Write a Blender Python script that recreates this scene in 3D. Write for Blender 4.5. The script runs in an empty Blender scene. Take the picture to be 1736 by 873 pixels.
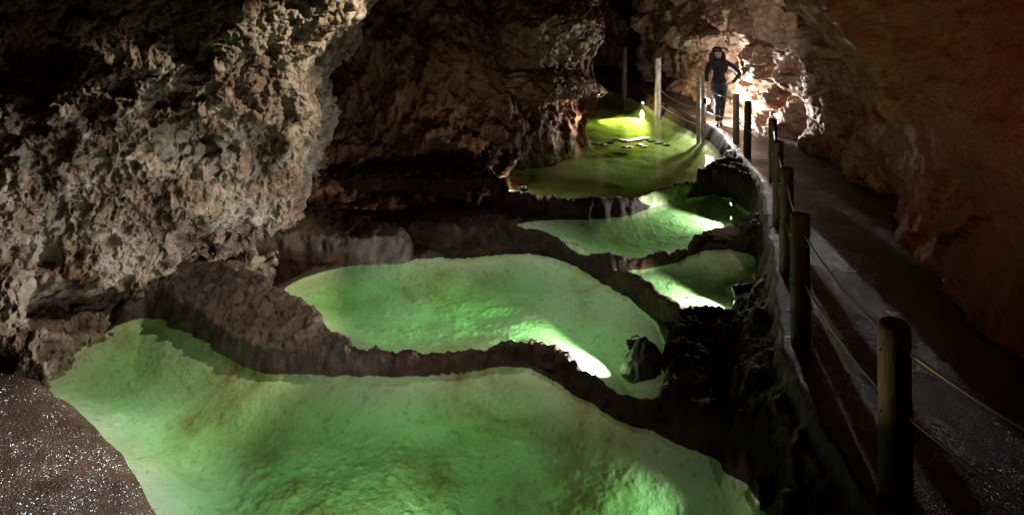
import bpy, bmesh, math, random
import numpy as np
from mathutils import Vector, Matrix, Quaternion

# ------------------------------------------------------------------ camera
F = 1100.0; CXP = 868.0; HOR = -34.0; CAMZ = 3.0
scn = bpy.context.scene
C = scn.collection
cam_d = bpy.data.cameras.new("camera"); cam = bpy.data.objects.new("camera", cam_d); C.objects.link(cam)
cam.location = (0, 0, CAMZ); cam.rotation_euler = (math.radians(90), 0, 0)
cam_d.sensor_width = 36; cam_d.lens = 36*F/1736
cam_d.shift_y = -(436.5-HOR)/1736
cam_d.clip_start = 0.05; cam_d.clip_end = 300
scn.camera = cam
# ------------------------------------------------------------------ world (a cave: no sky, only a trace of brown bounce light)
w = bpy.data.worlds.new("World"); scn.world = w; w.use_nodes = True
bg = w.node_tree.nodes['Background']
bg.inputs[0].default_value = (1.0, 0.42, 0.18, 1); bg.inputs[1].default_value = 0.012
scn.view_settings.view_transform = 'Standard'; scn.view_settings.look = 'None'
scn.view_settings.exposure = 0.0; scn.view_settings.gamma = 1
scn.cycles.use_denoising = True
try: scn.cycles.denoiser = 'OPENIMAGEDENOISE'
except Exception: pass
scn.cycles.max_bounces = 6; scn.cycles.transparent_max_bounces = 12
scn.cycles.caustics_reflective = False; scn.cycles.caustics_refractive = False
scn.cycles.sample_clamp_indirect = 3.0

def at(px, py, Y):            # a pixel of the 1736 px photograph and a distance -> a point
    return Vector(((px-CXP)/F*Y, Y, CAMZ-(py-HOR)/F*Y))
def at_z(px, py, z):          # ... on the level z
    return at(px, py, (CAMZ-z)*F/(py-HOR))

LEV = {'P1': -0.28, 'P2': -0.48, 'P3': -0.53, 'P4': -0.70, 'P5': -0.80}

# ------------------------------------------------------------------ lamps and added fills
def light(name, kind, loc, energy, color, radius=0.05, target=None, size=60, blend=0.5):
    d = bpy.data.lights.new(name, kind); d.energy = energy; d.color = color
    d.shadow_soft_size = radius
    o = bpy.data.objects.new(name, d); C.objects.link(o); o.location = loc
    if kind == 'SPOT': d.spot_size = math.radians(size); d.spot_blend = blend
    if target is not None:
        o.rotation_euler = (Vector(target)-Vector(loc)).to_track_quat('-Z', 'Y').to_euler()
    return o
WHITE = (1.0, 0.97, 0.92); WARMW = (1.0, 0.93, 0.74); COOL = (0.86, 0.93, 1.0); WARM = (1.0, 0.78, 0.5)
# raking spot high in the middle of the chamber, on the left wall
light('wall_spotlight', 'SPOT', (0.1, 7.2, 3.2), 540, (1.0, 0.85, 0.66), 0.05, (-3.9, 7.0, 0.25), 60, 0.35)
# added overhead fills that brighten the pools, with no fixtures
light('pool_fill', 'SPOT', (-1.0, 5.4, 3.6), 175, WARMW, 0.3, (-1.2, 5.5, -1.0), 74, 0.7)
light('pool_low_fill', 'SPOT', (-0.9, 4.05, -0.66), 75, WHITE, 0.03, (-1.6, 6.2, -0.98), 118, 0.8)  # added unseen light below the frame, brightens the nearest pool bed
light('slope_fill', 'SPOT', (-1.6, 5.6, 2.87), 380, COOL, 0.22, (-3.5, 4.75, -.7), 44, 0.5)  # added unseen spot that brings out glitter on the slope
light('pool_fill', 'SPOT', (-0.2, 8.1, 3.6), 310, WHITE, 0.3, (-0.2, 7.8, -1.0), 54, 0.7)
light('pool_fill', 'SPOT', (2.2, 8.9, 3.4), 110, WARMW, 0.05, (2.2, 9.0, -0.6), 34, 0.7)
light('pool_fill', 'SPOT', (2.2, 12.0, 3.5), 100, WHITE, 0.05, (2.0, 12.6, -0.3), 46, 0.9)
# lamp on the path behind the person
LP = at(1203, 176, 13.75)
light('path_light', 'POINT', LP, 150, (1.0, 0.96, 0.92), 0.05)
light('path_light', 'SPOT', LP, 500, (1.0, 0.96, 0.92), 0.05, (LP.x+2.0, LP.y-1.25, LP.z+.05), 136, 0.25)
light('rock_fill', 'SPOT', (3.3, 10.6, 3.35), 150, (1, .93, .86), 0.03, (4.75, 13.2, 1.4), 74, 0.9)  # added unseen fill for the pale rock and the person's front
# added warm fill on the red wall
light('red_wall_fill', 'SPOT', (-1.5, 1.0, 3.6), 300, (1.0, 0.47, 0.22), 0.4, (5.0, 7.5, 2.5), 48, 1.0)

# ------------------------------------------------------------------ noise
_rng = np.random.RandomState(7)
_perm = _rng.permutation(256).astype(np.int32); _perm = np.concatenate([_perm, _perm, _perm])
_g = _rng.normal(size=(256, 3)); _g /= np.linalg.norm(_g, axis=1)[:, None]; _g = _g.astype(np.float32)
def perlin(p):
    p = p.astype(np.float32)
    i = np.floor(p).astype(np.int32); f = p-i; i &= 255
    u = f*f*f*(f*(f*6-15)+10)
    out = None
    def corner(dx, dy, dz):
        h = _perm[_perm[_perm[i[:, 0]+dx]+i[:, 1]+dy]+i[:, 2]+dz]
        g = _g[h]
        return g[:, 0]*(f[:, 0]-dx)+g[:, 1]*(f[:, 1]-dy)+g[:, 2]*(f[:, 2]-dz)
    x00 = corner(0,0,0); x10 = corner(1,0,0); a = x00+u[:, 0]*(x10-x00)
    x01 = corner(0,1,0); x11 = corner(1,1,0); b = x01+u[:, 0]*(x11-x01)
    y0 = a+u[:, 1]*(b-a)
    x00 = corner(0,0,1); x10 = corner(1,0,1); a = x00+u[:, 0]*(x10-x00)
    x01 = corner(0,1,1); x11 = corner(1,1,1); b = x01+u[:, 0]*(x11-x01)
    y1 = a+u[:, 1]*(b-a)
    return (y0+u[:, 2]*(y1-y0))*1.5
_R = np.array(Matrix.Rotation(0.9, 3, Vector((1, 2, 3)).normalized()), dtype=np.float32)
def fbm(p, scale, octv=5, gain=0.5, ridged=False, seed=0.0):
    q = p.astype(np.float32)*scale+seed*17.3+31.7; s = 0; a = 1.0; tot = 0
    for k in range(octv):
        n = perlin(q)
        if ridged: n = 1-2*np.abs(n)
        s = s+a*n; tot += a; a *= gain
        q = (q@_R.T)*2.03+11.1
    return s/tot
def worley(p, scale, seed=0.0):
    q = p.astype(np.float32)*scale+seed*9.1+50
    i = np.floor(q).astype(np.int32)
    f1 = np.full(len(q), 9, np.float32); f2 = f1.copy()
    jit = _rng_j
    for dx in (-1, 0, 1):
        for dy in (-1, 0, 1):
            for dz in (-1, 0, 1):
                c = i+np.array([dx, dy, dz])
                h = _perm[_perm[_perm[c[:, 0] & 255]+(c[:, 1] & 255)]+(c[:, 2] & 255)]
                d = np.sqrt((((c+jit[h])-q)**2).sum(1))
                m = d < f1
                f2 = np.where(m, f1, np.minimum(f2, d)); f1 = np.where(m, d, f1)
    return f1, f2
_rng_j = np.random.RandomState(3).rand(256, 3).astype(np.float32)
def ss(a, b, x):
    t = np.clip((x-a)/(b-a), 0, 1); return t*t*(3-2*t)

# ------------------------------------------------------------------ materials
def mat(name):
    m = bpy.data.materials.new(name); m.use_nodes = True
    nt = m.node_tree; b = nt.nodes['Principled BSDF']
    return m, nt, b
def N(nt, t, **kw):
    n = nt.nodes.new(t)
    for k, v in kw.items():
        if k.startswith('i_'):
            n.inputs[k[2:].replace('_', ' ')].default_value = v
        else: setattr(n, k, v)
    return n
def ramp(nt, fac, stops):
    r = N(nt, 'ShaderNodeValToRGB'); cr = r.color_ramp
    while len(cr.elements) < len(stops): cr.elements.new(0.5)
    for e, (p, c) in zip(cr.elements, stops): e.position = p; e.color = (*c, 1)
    nt.links.new(fac, r.inputs[0]); return r.outputs[0]
def noise(nt, scale, detail=8, rough=0.6, vec=None, dist=0.0):
    n = N(nt, 'ShaderNodeTexNoise'); n.inputs['Scale'].default_value = scale
    n.inputs['Detail'].default_value = detail; n.inputs['Roughness'].default_value = rough
    n.inputs['Distortion'].default_value = dist
    if vec is None:
        g = N(nt, 'ShaderNodeNewGeometry'); vec = g.outputs['Position']
    nt.links.new(vec, n.inputs['Vector']); return n.outputs['Fac']
def mixc(nt, fac, a, b):
    m = N(nt, 'ShaderNodeMix', data_type='RGBA')
    nt.links.new(fac, m.inputs[0])
    for s, i in ((a, 6), (b, 7)):
        if isinstance(s, tuple): m.inputs[i].default_value = (*s, 1)
        else: nt.links.new(s, m.inputs[i])
    return m.outputs[2]
def bump(nt, b, h, strength, dist, prev=None):
    n = N(nt, 'ShaderNodeBump'); n.inputs['Strength'].default_value = strength; n.inputs['Distance'].default_value = dist
    nt.links.new(h, n.inputs['Height'])
    if prev is not None: nt.links.new(prev, n.inputs['Normal'])
    if b is not None: nt.links.new(n.outputs[0], b.inputs['Normal'])
    return n.outputs[0]

def rock_mat(name, stops, s1=1.6, rough=0.55, spec=0.4, bs=0.5, vein=None, bscale=26, bdist=0.02, into=None, upper_shade=False):
    if into: m, nt = into; b = nt.nodes.new('ShaderNodeBsdfPrincipled')
    else: m, nt, b = mat(name)
    n1 = noise(nt, s1, 9, 0.68, dist=0.4)
    col = ramp(nt, n1, stops)
    n2 = noise(nt, 9.0, 6, 0.7)
    dk = ramp(nt, n2, [(0.3, (0.62, 0.56, 0.5)), (0.62, (1.08, 1.05, 1.0))])
    mm = N(nt, 'ShaderNodeMix', data_type='RGBA', blend_type='MULTIPLY'); mm.inputs[0].default_value = 1
    nt.links.new(col, mm.inputs[6]); nt.links.new(dk, mm.inputs[7]); out = mm.outputs[2]
    if upper_shade:      # shade put into the colour: dark brown over the unlit upper wall, with a ragged lower edge
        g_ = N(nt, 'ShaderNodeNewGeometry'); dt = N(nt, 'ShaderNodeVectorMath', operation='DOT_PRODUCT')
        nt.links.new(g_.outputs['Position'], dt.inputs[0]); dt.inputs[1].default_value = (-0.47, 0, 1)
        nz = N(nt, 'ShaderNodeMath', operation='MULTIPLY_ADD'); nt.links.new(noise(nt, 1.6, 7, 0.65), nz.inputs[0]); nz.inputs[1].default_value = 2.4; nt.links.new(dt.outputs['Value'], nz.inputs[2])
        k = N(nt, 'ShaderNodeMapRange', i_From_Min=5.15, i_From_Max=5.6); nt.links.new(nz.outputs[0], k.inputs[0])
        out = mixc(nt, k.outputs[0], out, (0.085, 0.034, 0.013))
    if vein:
        vc, vs, lo, hi = vein
        v = noise(nt, vs, 4, 0.5, dist=1.2)
        f = N(nt, 'ShaderNodeMath', operation='SUBTRACT'); f.inputs[1].default_value = 0.5; nt.links.new(v, f.inputs[0])
        g = N(nt, 'ShaderNodeMath', operation='ABSOLUTE'); nt.links.new(f.outputs[0], g.inputs[0])
        k = N(nt, 'ShaderNodeMapRange', i_From_Min=lo, i_From_Max=hi, i_To_Min=1.0, i_To_Max=0.0); nt.links.new(g.outputs[0], k.inputs[0])
        out = mixc(nt, k.outputs[0], out, vc)
    nt.links.new(out, b.inputs['Base Color'])
    rr = N(nt, 'ShaderNodeMapRange', i_From_Min=0.3, i_From_Max=0.7, i_To_Min=max(0.12, rough-0.25), i_To_Max=min(1, rough+0.2)); nt.links.new(n2, rr.inputs[0])
    nt.links.new(rr.outputs[0], b.inputs['Roughness'])
    b.inputs['Specular IOR Level'].default_value = spec
    p = bump(nt, None, noise(nt, bscale, 8, 0.7), bs, bdist)
    bump(nt, b, noise(nt, bscale*5, 4, 0.7), bs*0.7, bdist*0.25, p)
    return b if into else m

M = {}
M['grey_rock'] = rock_mat('grey_rock', upper_shade=True, stops= [(0.36, (0.12, 0.065, 0.035)), (0.49, (0.25, 0.20, 0.155)), (0.60, (0.40, 0.36, 0.31)), (0.75, (0.54, 0.52, 0.47))], rough=0.6, bs=0.8)
M['brown_rock'] = rock_mat('brown_rock', [(0.3, (0.055, 0.022, 0.009)), (0.5, (0.12, 0.05, 0.02)), (0.7, (0.19, 0.095, 0.045))], rough=0.55, bs=0.7)
M['lobe_rock'] = rock_mat('lobe_rock', [(0.3, (0.075, 0.03, 0.012)), (0.5, (0.15, 0.07, 0.032)), (0.72, (0.34, 0.23, 0.15))], rough=0.45, bs=0.7)
M['cream_rock'] = rock_mat('cream_rock', [(0.3, (0.13, 0.062, 0.034)), (0.48, (0.26, 0.155, 0.10)), (0.7, (0.44, 0.34, 0.26))], rough=0.5, bs=0.6)
M['red_rock'] = rock_mat('red_rock', [(0.28, (0.13, 0.045, 0.018)), (0.5, (0.22, 0.085, 0.035)), (0.72, (0.33, 0.15, 0.07))], s1=1.1, rough=0.62, bs=0.6)
FLOOR_ROCK = dict(stops= [(0.3, (0.015, 0.007, 0.004)), (0.5, (0.034, 0.016, 0.009)), (0.7, (0.08, 0.046, 0.03))], s1=2.2, rough=0.6, spec=0.22, bs=1.0, bscale=34)

LEDGE_ROCK = dict(stops= [(0.3, (0.034, 0.019, 0.013)), (0.5, (0.072, 0.049, 0.039)), (0.7, (0.155, 0.125, 0.115))], s1=2.6, rough=0.45, spec=0.5, bs=1.0, bscale=30)
def bed_bsdf(nt):
    b = nt.nodes.new('ShaderNodeBsdfPrincipled')
    n1 = noise(nt, 0.9, 6, 0.6, dist=0.6)
    col = ramp(nt, n1, [(0.31, (0.28, 0.20, 0.085)), (0.40, (0.44, 0.46, 0.23)), (0.50, (0.54, 0.63, 0.39)), (0.7, (0.66, 0.74, 0.52))])
    n2 = noise(nt, 14, 6, 0.65)
    sp = ramp(nt, n2, [(0.33, (0.62, 0.52, 0.4)), (0.45, (1, 1, 1))])
    mm = N(nt, 'ShaderNodeMix', data_type='RGBA', blend_type='MULTIPLY'); mm.inputs[0].default_value = 0.7
    nt.links.new(col, mm.inputs[6]); nt.links.new(sp, mm.inputs[7])
    nt.links.new(mm.outputs[2], b.inputs['Base Color'])
    b.inputs['Roughness'].default_value = 0.6
    p = bump(nt, None, noise(nt, 18, 7, 0.6), 0.8, 0.02)
    bump(nt, b, noise(nt, 90, 3, 0.6), 0.4, 0.004, p)
    return b

def path_mat(name='wet_gravel', c=((0.026, 0.013, 0.007), (0.075, 0.043, 0.025)), sc=120, bs=1.0, bd=0.010, ro=0.15, into=None, glint=0.075, gs=150):
    if into: m, nt = into; b = nt.nodes.new('ShaderNodeBsdfPrincipled')
    else: m, nt, b = mat(name)
    n1 = noise(nt, 3.5, 8, 0.7)
    nt.links.new(ramp(nt, n1, [(0.3, c[0]), (0.7, c[1])]), b.inputs['Base Color'])
    n2 = noise(nt, 1.2, 5, 0.6)
    rr = N(nt, 'ShaderNodeMapRange', i_From_Min=0.35, i_From_Max=0.65, i_To_Min=ro, i_To_Max=ro+0.3); nt.links.new(n2, rr.inputs[0])
    nt.links.new(rr.outputs[0], b.inputs['Roughness'])
    b.inputs['Specular IOR Level'].default_value = 0.3
    g = N(nt, 'ShaderNodeNewGeometry')
    v = N(nt, 'ShaderNodeTexVoronoi'); v.inputs['Scale'].default_value = sc; nt.links.new(g.outputs['Position'], v.inputs['Vector'])
    p = bump(nt, None, noise(nt, sc*0.35, 5, 0.7), bs*0.7, bd*1.5)
    bump(nt, b, v.outputs['Distance'], bs, bd, p)
    # wet grit: small facets that each face their own way
    gv = N(nt, 'ShaderNodeTexVoronoi'); gv.inputs['Scale'].default_value = gs; nt.links.new(g.outputs['Position'], gv.inputs['Vector'])
    a_ = N(nt, 'ShaderNodeVectorMath', operation='SUBTRACT'); nt.links.new(gv.outputs['Color'], a_.inputs[0]); a_.inputs[1].default_value = (.5, .5, .5)
    c_ = N(nt, 'ShaderNodeVectorMath', operation='SCALE'); nt.links.new(a_.outputs[0], c_.inputs[0]); c_.inputs['Scale'].default_value = 2.0
    d_ = N(nt, 'ShaderNodeVectorMath', operation='ADD'); nt.links.new(c_.outputs[0], d_.inputs[0]); nt.links.new(g.outputs['Normal'], d_.inputs[1])
    e_ = N(nt, 'ShaderNodeVectorMath', operation='NORMALIZE'); nt.links.new(d_.outputs[0], e_.inputs[0])
    gb = N(nt, 'ShaderNodeBsdfGlossy'); gb.inputs['Roughness'].default_value = 0.28; gb.inputs['Color'].default_value = (.9, .92, 1, 1)
    nt.links.new(e_.outputs[0], gb.inputs['Normal'])
    mx = N(nt, 'ShaderNodeMixShader')
    gm = N(nt, 'ShaderNodeMapRange', i_From_Min=0.38, i_From_Max=0.66, i_To_Min=0.0, i_To_Max=glint); nt.links.new(noise(nt, 5.5, 5, 0.65), gm.inputs[0]); nt.links.new(gm.outputs[0], mx.inputs[0])
    nt.links.new(b.outputs[0], mx.inputs[1]); nt.links.new(gb.outputs[0], mx.inputs[2])
    if into: return mx
    nt.links.new(mx.outputs[0], nt.nodes['Material Output'].inputs['Surface'])
    return m
M['path'] = path_mat()
def floor_mat():          # one rock floor: dark dams, paler ledges, wet flowstone slope, cream mud below the water lines
    m, nt, b0 = mat('cave_floor'); nt.nodes.remove(b0); out = nt.nodes['Material Output']
    def att(n, lo, hi, nz=0.0):
        a = N(nt, 'ShaderNodeAttribute', attribute_name=n); f = a.outputs['Fac']
        if nz:
            x = N(nt, 'ShaderNodeMath', operation='MULTIPLY_ADD'); nt.links.new(noise(nt, 25, 5, 0.7), x.inputs[0]); x.inputs[1].default_value = nz
            y_ = N(nt, 'ShaderNodeMath', operation='ADD'); x.inputs[2].default_value = -nz*0.5
            nt.links.new(x.outputs[0], y_.inputs[0]); nt.links.new(f, y_.inputs[1]); f = y_.outputs[0]
        r = N(nt, 'ShaderNodeMapRange', i_From_Min=lo, i_From_Max=hi, i_To_Min=0.0, i_To_Max=1.0); nt.links.new(f, r.inputs[0]); return r.outputs[0]
    st_ = FLOOR_ROCK; lr = LEDGE_ROCK
    rock = rock_mat('', into=(m, nt), **st_); led = rock_mat('', into=(m, nt), **lr)
    sl_ = path_mat('', ((0.06, 0.03, 0.017), (0.17, 0.10, 0.065)), 55, 1.0, 0.014, 0.2, into=(m, nt), glint=0.32, gs=170); bed = bed_bsdf(nt)
    cur = rock
    for b, f in ((led, att('ledge', 0.3, 0.7, 0.5)), (sl_, att('slope', 0.45, 0.55)), (bed, att('depth', -0.002, 0.004, 0.008))):
        mx = N(nt, 'ShaderNodeMixShader'); nt.links.new(f, mx.inputs[0]); nt.links.new(cur.outputs[0], mx.inputs[1]); nt.links.new(b.outputs[0], mx.inputs[2]); cur = mx
    nt.links.new(cur.outputs[0], out.inputs['Surface'])
    return m
M['floor'] = floor_mat()

def water_mat(name, sig, ripple=0.0, rs=5.0, mud=0.0):
    m, nt, b = mat(name); nt.nodes.remove(b); out = nt.nodes['Material Output']
    tr = N(nt, 'ShaderNodeBsdfTransparent'); gl = N(nt, 'ShaderNodeBsdfGlossy'); gl.inputs['Roughness'].default_value = 0.02
    fr = N(nt, 'ShaderNodeFresnel'); fr.inputs[0].default_value = 1.33
    ge = N(nt, 'ShaderNodeNewGeometry'); io = N(nt, 'ShaderNodeMapRange', i_To_Min=1.33, i_To_Max=1/1.33)   # no total reflection from below: rays are not bent here
    nt.links.new(ge.outputs['Backfacing'], io.inputs[0]); nt.links.new(io.outputs[0], fr.inputs[0])
    mx = N(nt, 'ShaderNodeMixShader')
    nt.links.new(fr.outputs[0], mx.inputs[0]); nt.links.new(tr.outputs[0], mx.inputs[1]); nt.links.new(gl.outputs[0], mx.inputs[2])
    if ripple:
        h = noise(nt, rs, 3, 0.5)
        bn = N(nt, 'ShaderNodeBump'); bn.inputs['Strength'].default_value = ripple; bn.inputs['Distance'].default_value = 0.02
        nt.links.new(h, bn.inputs['Height']); nt.links.new(bn.outputs[0], gl.inputs['Normal']); nt.links.new(bn.outputs[0], fr.inputs['Normal'])
    ab = N(nt, 'ShaderNodeVolumeAbsorption')
    mxs = max(sig); ab.inputs['Density'].default_value = mxs
    ab.inputs['Color'].default_value = (*[1-s/mxs for s in sig], 1)
    nt.links.new(mx.outputs[0], out.inputs['Surface']); nt.links.new(ab.outputs[0], out.inputs['Volume'])
    return m
M['water_green'] = water_mat('clear_green_water', (1.05, 0.22, 0.98), 0.08, 6)
M['water_olive'] = water_mat('clear_olive_water', (0.64, 0.46, 1.15), 0.2, 14)

def simple(name, col, rough=0.5, metal=0.0, spec=0.5, var=0.0, vs=20, bs=0.0, em=None, es=0.0):
    m, nt, b = mat(name)
    if var:
        n1 = noise(nt, vs, 6, 0.65)
        nt.links.new(ramp(nt, n1, [(0.3, tuple(x*(1-var) for x in col)), (0.7, tuple(min(1, x*(1+var)) for x in col))]), b.inputs['Base Color'])
    else: b.inputs['Base Color'].default_value = (*col, 1)
    b.inputs['Roughness'].default_value = rough; b.inputs['Metallic'].default_value = metal
    b.inputs['Specular IOR Level'].default_value = spec
    if bs: bump(nt, b, noise(nt, vs*2, 5, 0.6), bs, 0.01)
    if em: b.inputs['Emission Color'].default_value = (*em, 1); b.inputs['Emission Strength'].default_value = es
    return m
def wood_mat(name, c):
    m, nt, b = mat(name)
    tc = N(nt, 'ShaderNodeTexCoord'); mp = N(nt, 'ShaderNodeMapping'); mp.inputs['Scale'].default_value = (1, 1, 0.12)
    nt.links.new(tc.outputs['Object'], mp.inputs['Vector'])
    n1 = noise(nt, 34, 7, 0.65, vec=mp.outputs[0])
    nt.links.new(ramp(nt, n1, [(0.35, tuple(x*0.35 for x in c)), (0.55, c), (0.7, tuple(min(1, x*1.4) for x in c))]), b.inputs['Base Color'])
    b.inputs['Roughness'].default_value = 0.75
    bump(nt, b, n1, 0.8, 0.01)
    return m
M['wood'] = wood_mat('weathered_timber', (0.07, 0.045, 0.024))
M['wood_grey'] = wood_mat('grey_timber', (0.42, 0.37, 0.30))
M['steel'] = simple('galvanised_cable', (0.45, 0.42, 0.38), 0.35, 0.9)
M['black_metal'] = simple('black_housing', (0.02, 0.02, 0.018), 0.45, 0.3, var=0.3)
M['lens'] = simple('lit_lens', (0.9, 0.9, 0.9), 0.3, em=(1, 0.97, 0.92), es=18)
M['boulder'] = rock_mat('wet_boulder', [(0.3, (0.012, 0.009, 0.007)), (0.6, (0.035, 0.026, 0.02))], s1=4, rough=0.35, bs=0.9)
M['slab'] = rock_mat('grey_slab', [(0.3, (0.07, 0.045, 0.035)), (0.6, (0.17, 0.13, 0.11))], s1=4, rough=0.5, bs=0.8)

# ------------------------------------------------------------------ mesh helpers
def np_mesh(name, V, Q, m, smooth=True, parent=None):
    me = bpy.data.meshes.new(name)
    me.vertices.add(len(V)); me.vertices.foreach_set('co', V.astype(np.float32).ravel())
    n = len(Q); me.loops.add(n*4); me.loops.foreach_set('vertex_index', Q.astype(np.int32).ravel())
    me.polygons.add(n); me.polygons.foreach_set('loop_start', np.arange(0, n*4, 4, dtype=np.int32))
    me.polygons.foreach_set('loop_total', np.full(n, 4, np.int32))
    me.polygons.foreach_set('use_smooth', np.full(n, smooth, bool))
    me.materials.append(m); me.update(calc_edges=True); me.validate()
    o = bpy.data.objects.new(name, me); C.objects.link(o)
    if parent: o.parent = parent
    return o
def grid_quads(nv, nu):
    a = np.arange(nv*nu).reshape(nv, nu)
    return np.stack([a[:-1, :-1], a[:-1, 1:], a[1:, 1:], a[1:, :-1]], -1).reshape(-1, 4)
def cr_matrix(n, m):          # Catmull-Rom weights: n control points -> m samples
    W = np.zeros((m, n))
    for k, t in enumerate(np.linspace(0, n-1, m)):
        i = min(int(t), n-2); f = t-i
        ws = (-0.5*f+f*f-0.5*f**3, 1-2.5*f*f+1.5*f**3, 0.5*f+2*f*f-1.5*f**3, -0.5*f*f+0.5*f**3)
        for j, ww in zip((i-1, i, i+1, i+2), ws): W[k, min(max(j, 0), n-1)] += ww
    return W
def px_of(P):
    return CXP+P[:, 0]/P[:, 1]*F, HOR+(CAMZ-P[:, 2])/P[:, 1]*F
def polydist(x, y, pts):      # distance to an open polyline, and the side (+ right of travel) of the nearest segment
    best = np.full(len(x), 1e9, np.float32); side = np.zeros(len(x), np.float32); par = np.zeros(len(x), np.float32)
    L = 0
    for (ax, ay), (bx, by) in zip(pts[:-1], pts[1:]):
        dx, dy = bx-ax, by-ay; l2 = dx*dx+dy*dy; l = math.sqrt(l2)
        t = np.clip(((x-ax)*dx+(y-ay)*dy)/l2, 0, 1)
        qx, qy = x-(ax+t*dx), y-(ay+t*dy); d = qx*qx+qy*qy
        mk = d < best
        best = np.where(mk, d, best); side = np.where(mk, np.sign(dx*qy-dy*qx), side); par = np.where(mk, L+t*l, par)
        L += l
    return np.sqrt(best), side, par/L
def grid_normals(P):
    n = np.cross(np.gradient(P, axis=1), np.gradient(P, axis=0)); return n/(np.linalg.norm(n, axis=2, keepdims=True)+1e-9)
def sheet(name, rows, nu, nv, disp, m):
    ctrl = np.array([[tuple(at(*p)) for p in r] for r in rows])
    P = np.einsum('ai,ijk,bj->abk', cr_matrix(len(rows), nv), ctrl, cr_matrix(len(rows[0]), nu))
    nrm = grid_normals(P); sg = 1.0
    if np.dot(nrm[nv//2, nu//3], np.array([0, 0, CAMZ])-P[nv//2, nu//3]) < 0: sg = -1.0
    for k, fn in enumerate(disp):            # broad forms first, then detail along the new surface
        nrm = grid_normals(P)*sg
        if k:                                 # soften the normals a little so folds do not cross
            for _ in range(3): nrm[1:-1, 1:-1] = (nrm[1:-1, 1:-1]+nrm[:-2, 1:-1]+nrm[2:, 1:-1]+nrm[1:-1, :-2]+nrm[1:-1, 2:])/5
        d = fn(P.reshape(-1, 3)); d = d-d.mean()
        P = P+nrm*d.reshape(nv, nu)[:, :, None]
    o = np_mesh(name, P.reshape(-1, 3), grid_quads(nv, nu), m); o['kind'] = 'structure'
    return o
def dent(P, cx, cy, rx, ry, depth, p=2):
    x, y = px_of(P); wob = perlin(P*2.2)*0.5
    r = np.sqrt(((x-cx)/rx)**2+((y-cy)/ry)**2)+wob*0.6
    return -depth*(1-ss(0.55, 1.15, r))
def step(P, pts, amp, w, decay, wob=5, sgn=1, seed=1):   # a raised broken edge along a line of the wall
    x, y = px_of(P)
    x = x+perlin(P*5+seed)*wob+perlin(P*17+seed)*wob*0.4; y = y+perlin(P*5+9+seed)*wob
    d, s, par = polydist(x, y, pts); s = s*sgn
    fade = ss(0, 0.1, par)*(1-ss(0.9, 1, par))
    return amp*fade*np.tanh(s*d/w)*np.exp(-d/decay)

# ------------------------------------------------------------------ the cave walls
def left_a(P):
    d = fbm(P, 0.9, 4, 0.5, seed=1)*0.30+fbm(P*np.array([1, 1, 0.7]), 2.1, 3, 0.5, ridged=True, seed=2)*0.10
    for a in ((128, 522, 88, 48, .75), (445, 255, 38, 55, .25), (330, 250, 60, 30, .2), (290, 165, 50, 25, .2), (490, 190, 18, 40, .15), (70, 430, 40, 60, .2), (330, 420, 40, 60, .25), (250, 60, 110, 50, .25), (60, 110, 110, 50, .2)):
        d = d+dent(P, *a)
    return d+step(P, [(350, -60), (385, 0), (375, 60), (320, 120), (240, 150), (120, 150), (-20, 185)], 0.17, 22, 80, seed=3, sgn=-1)
def left_b(P):
    q = P+0.07*np.stack([perlin(P*5), perlin(P*5+7), perlin(P*5+15)], 1)
    f1, f2 = worley(q*np.array([1, 1, 0.75]), 4.6)
    pit = ss(0.8, 0.2, f1)*ss(-0.2, 0.2, fbm(P, 1.7, 3, seed=4))
    g1, g2 = worley(q+0.02*np.stack([perlin(P*15), perlin(P*15+7), perlin(P*15+15)], 1), 11, 2)
    rd = fbm(q*np.array([1, 1, 0.55]), 4.0, 5, 0.6, ridged=True, seed=22)
    return rd*0.10-pit*0.15-ss(0.6, 0.2, g1)*0.045
def left_c(P):
    g1, g2 = worley(P+0.02*np.stack([perlin(P*20), perlin(P*20+7), perlin(P*20+15)], 1), 24, 6)
    return fbm(P, 11, 5, 0.62, ridged=True, seed=5)*0.024-ss(0.55, 0.2, g1)*0.014
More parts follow.
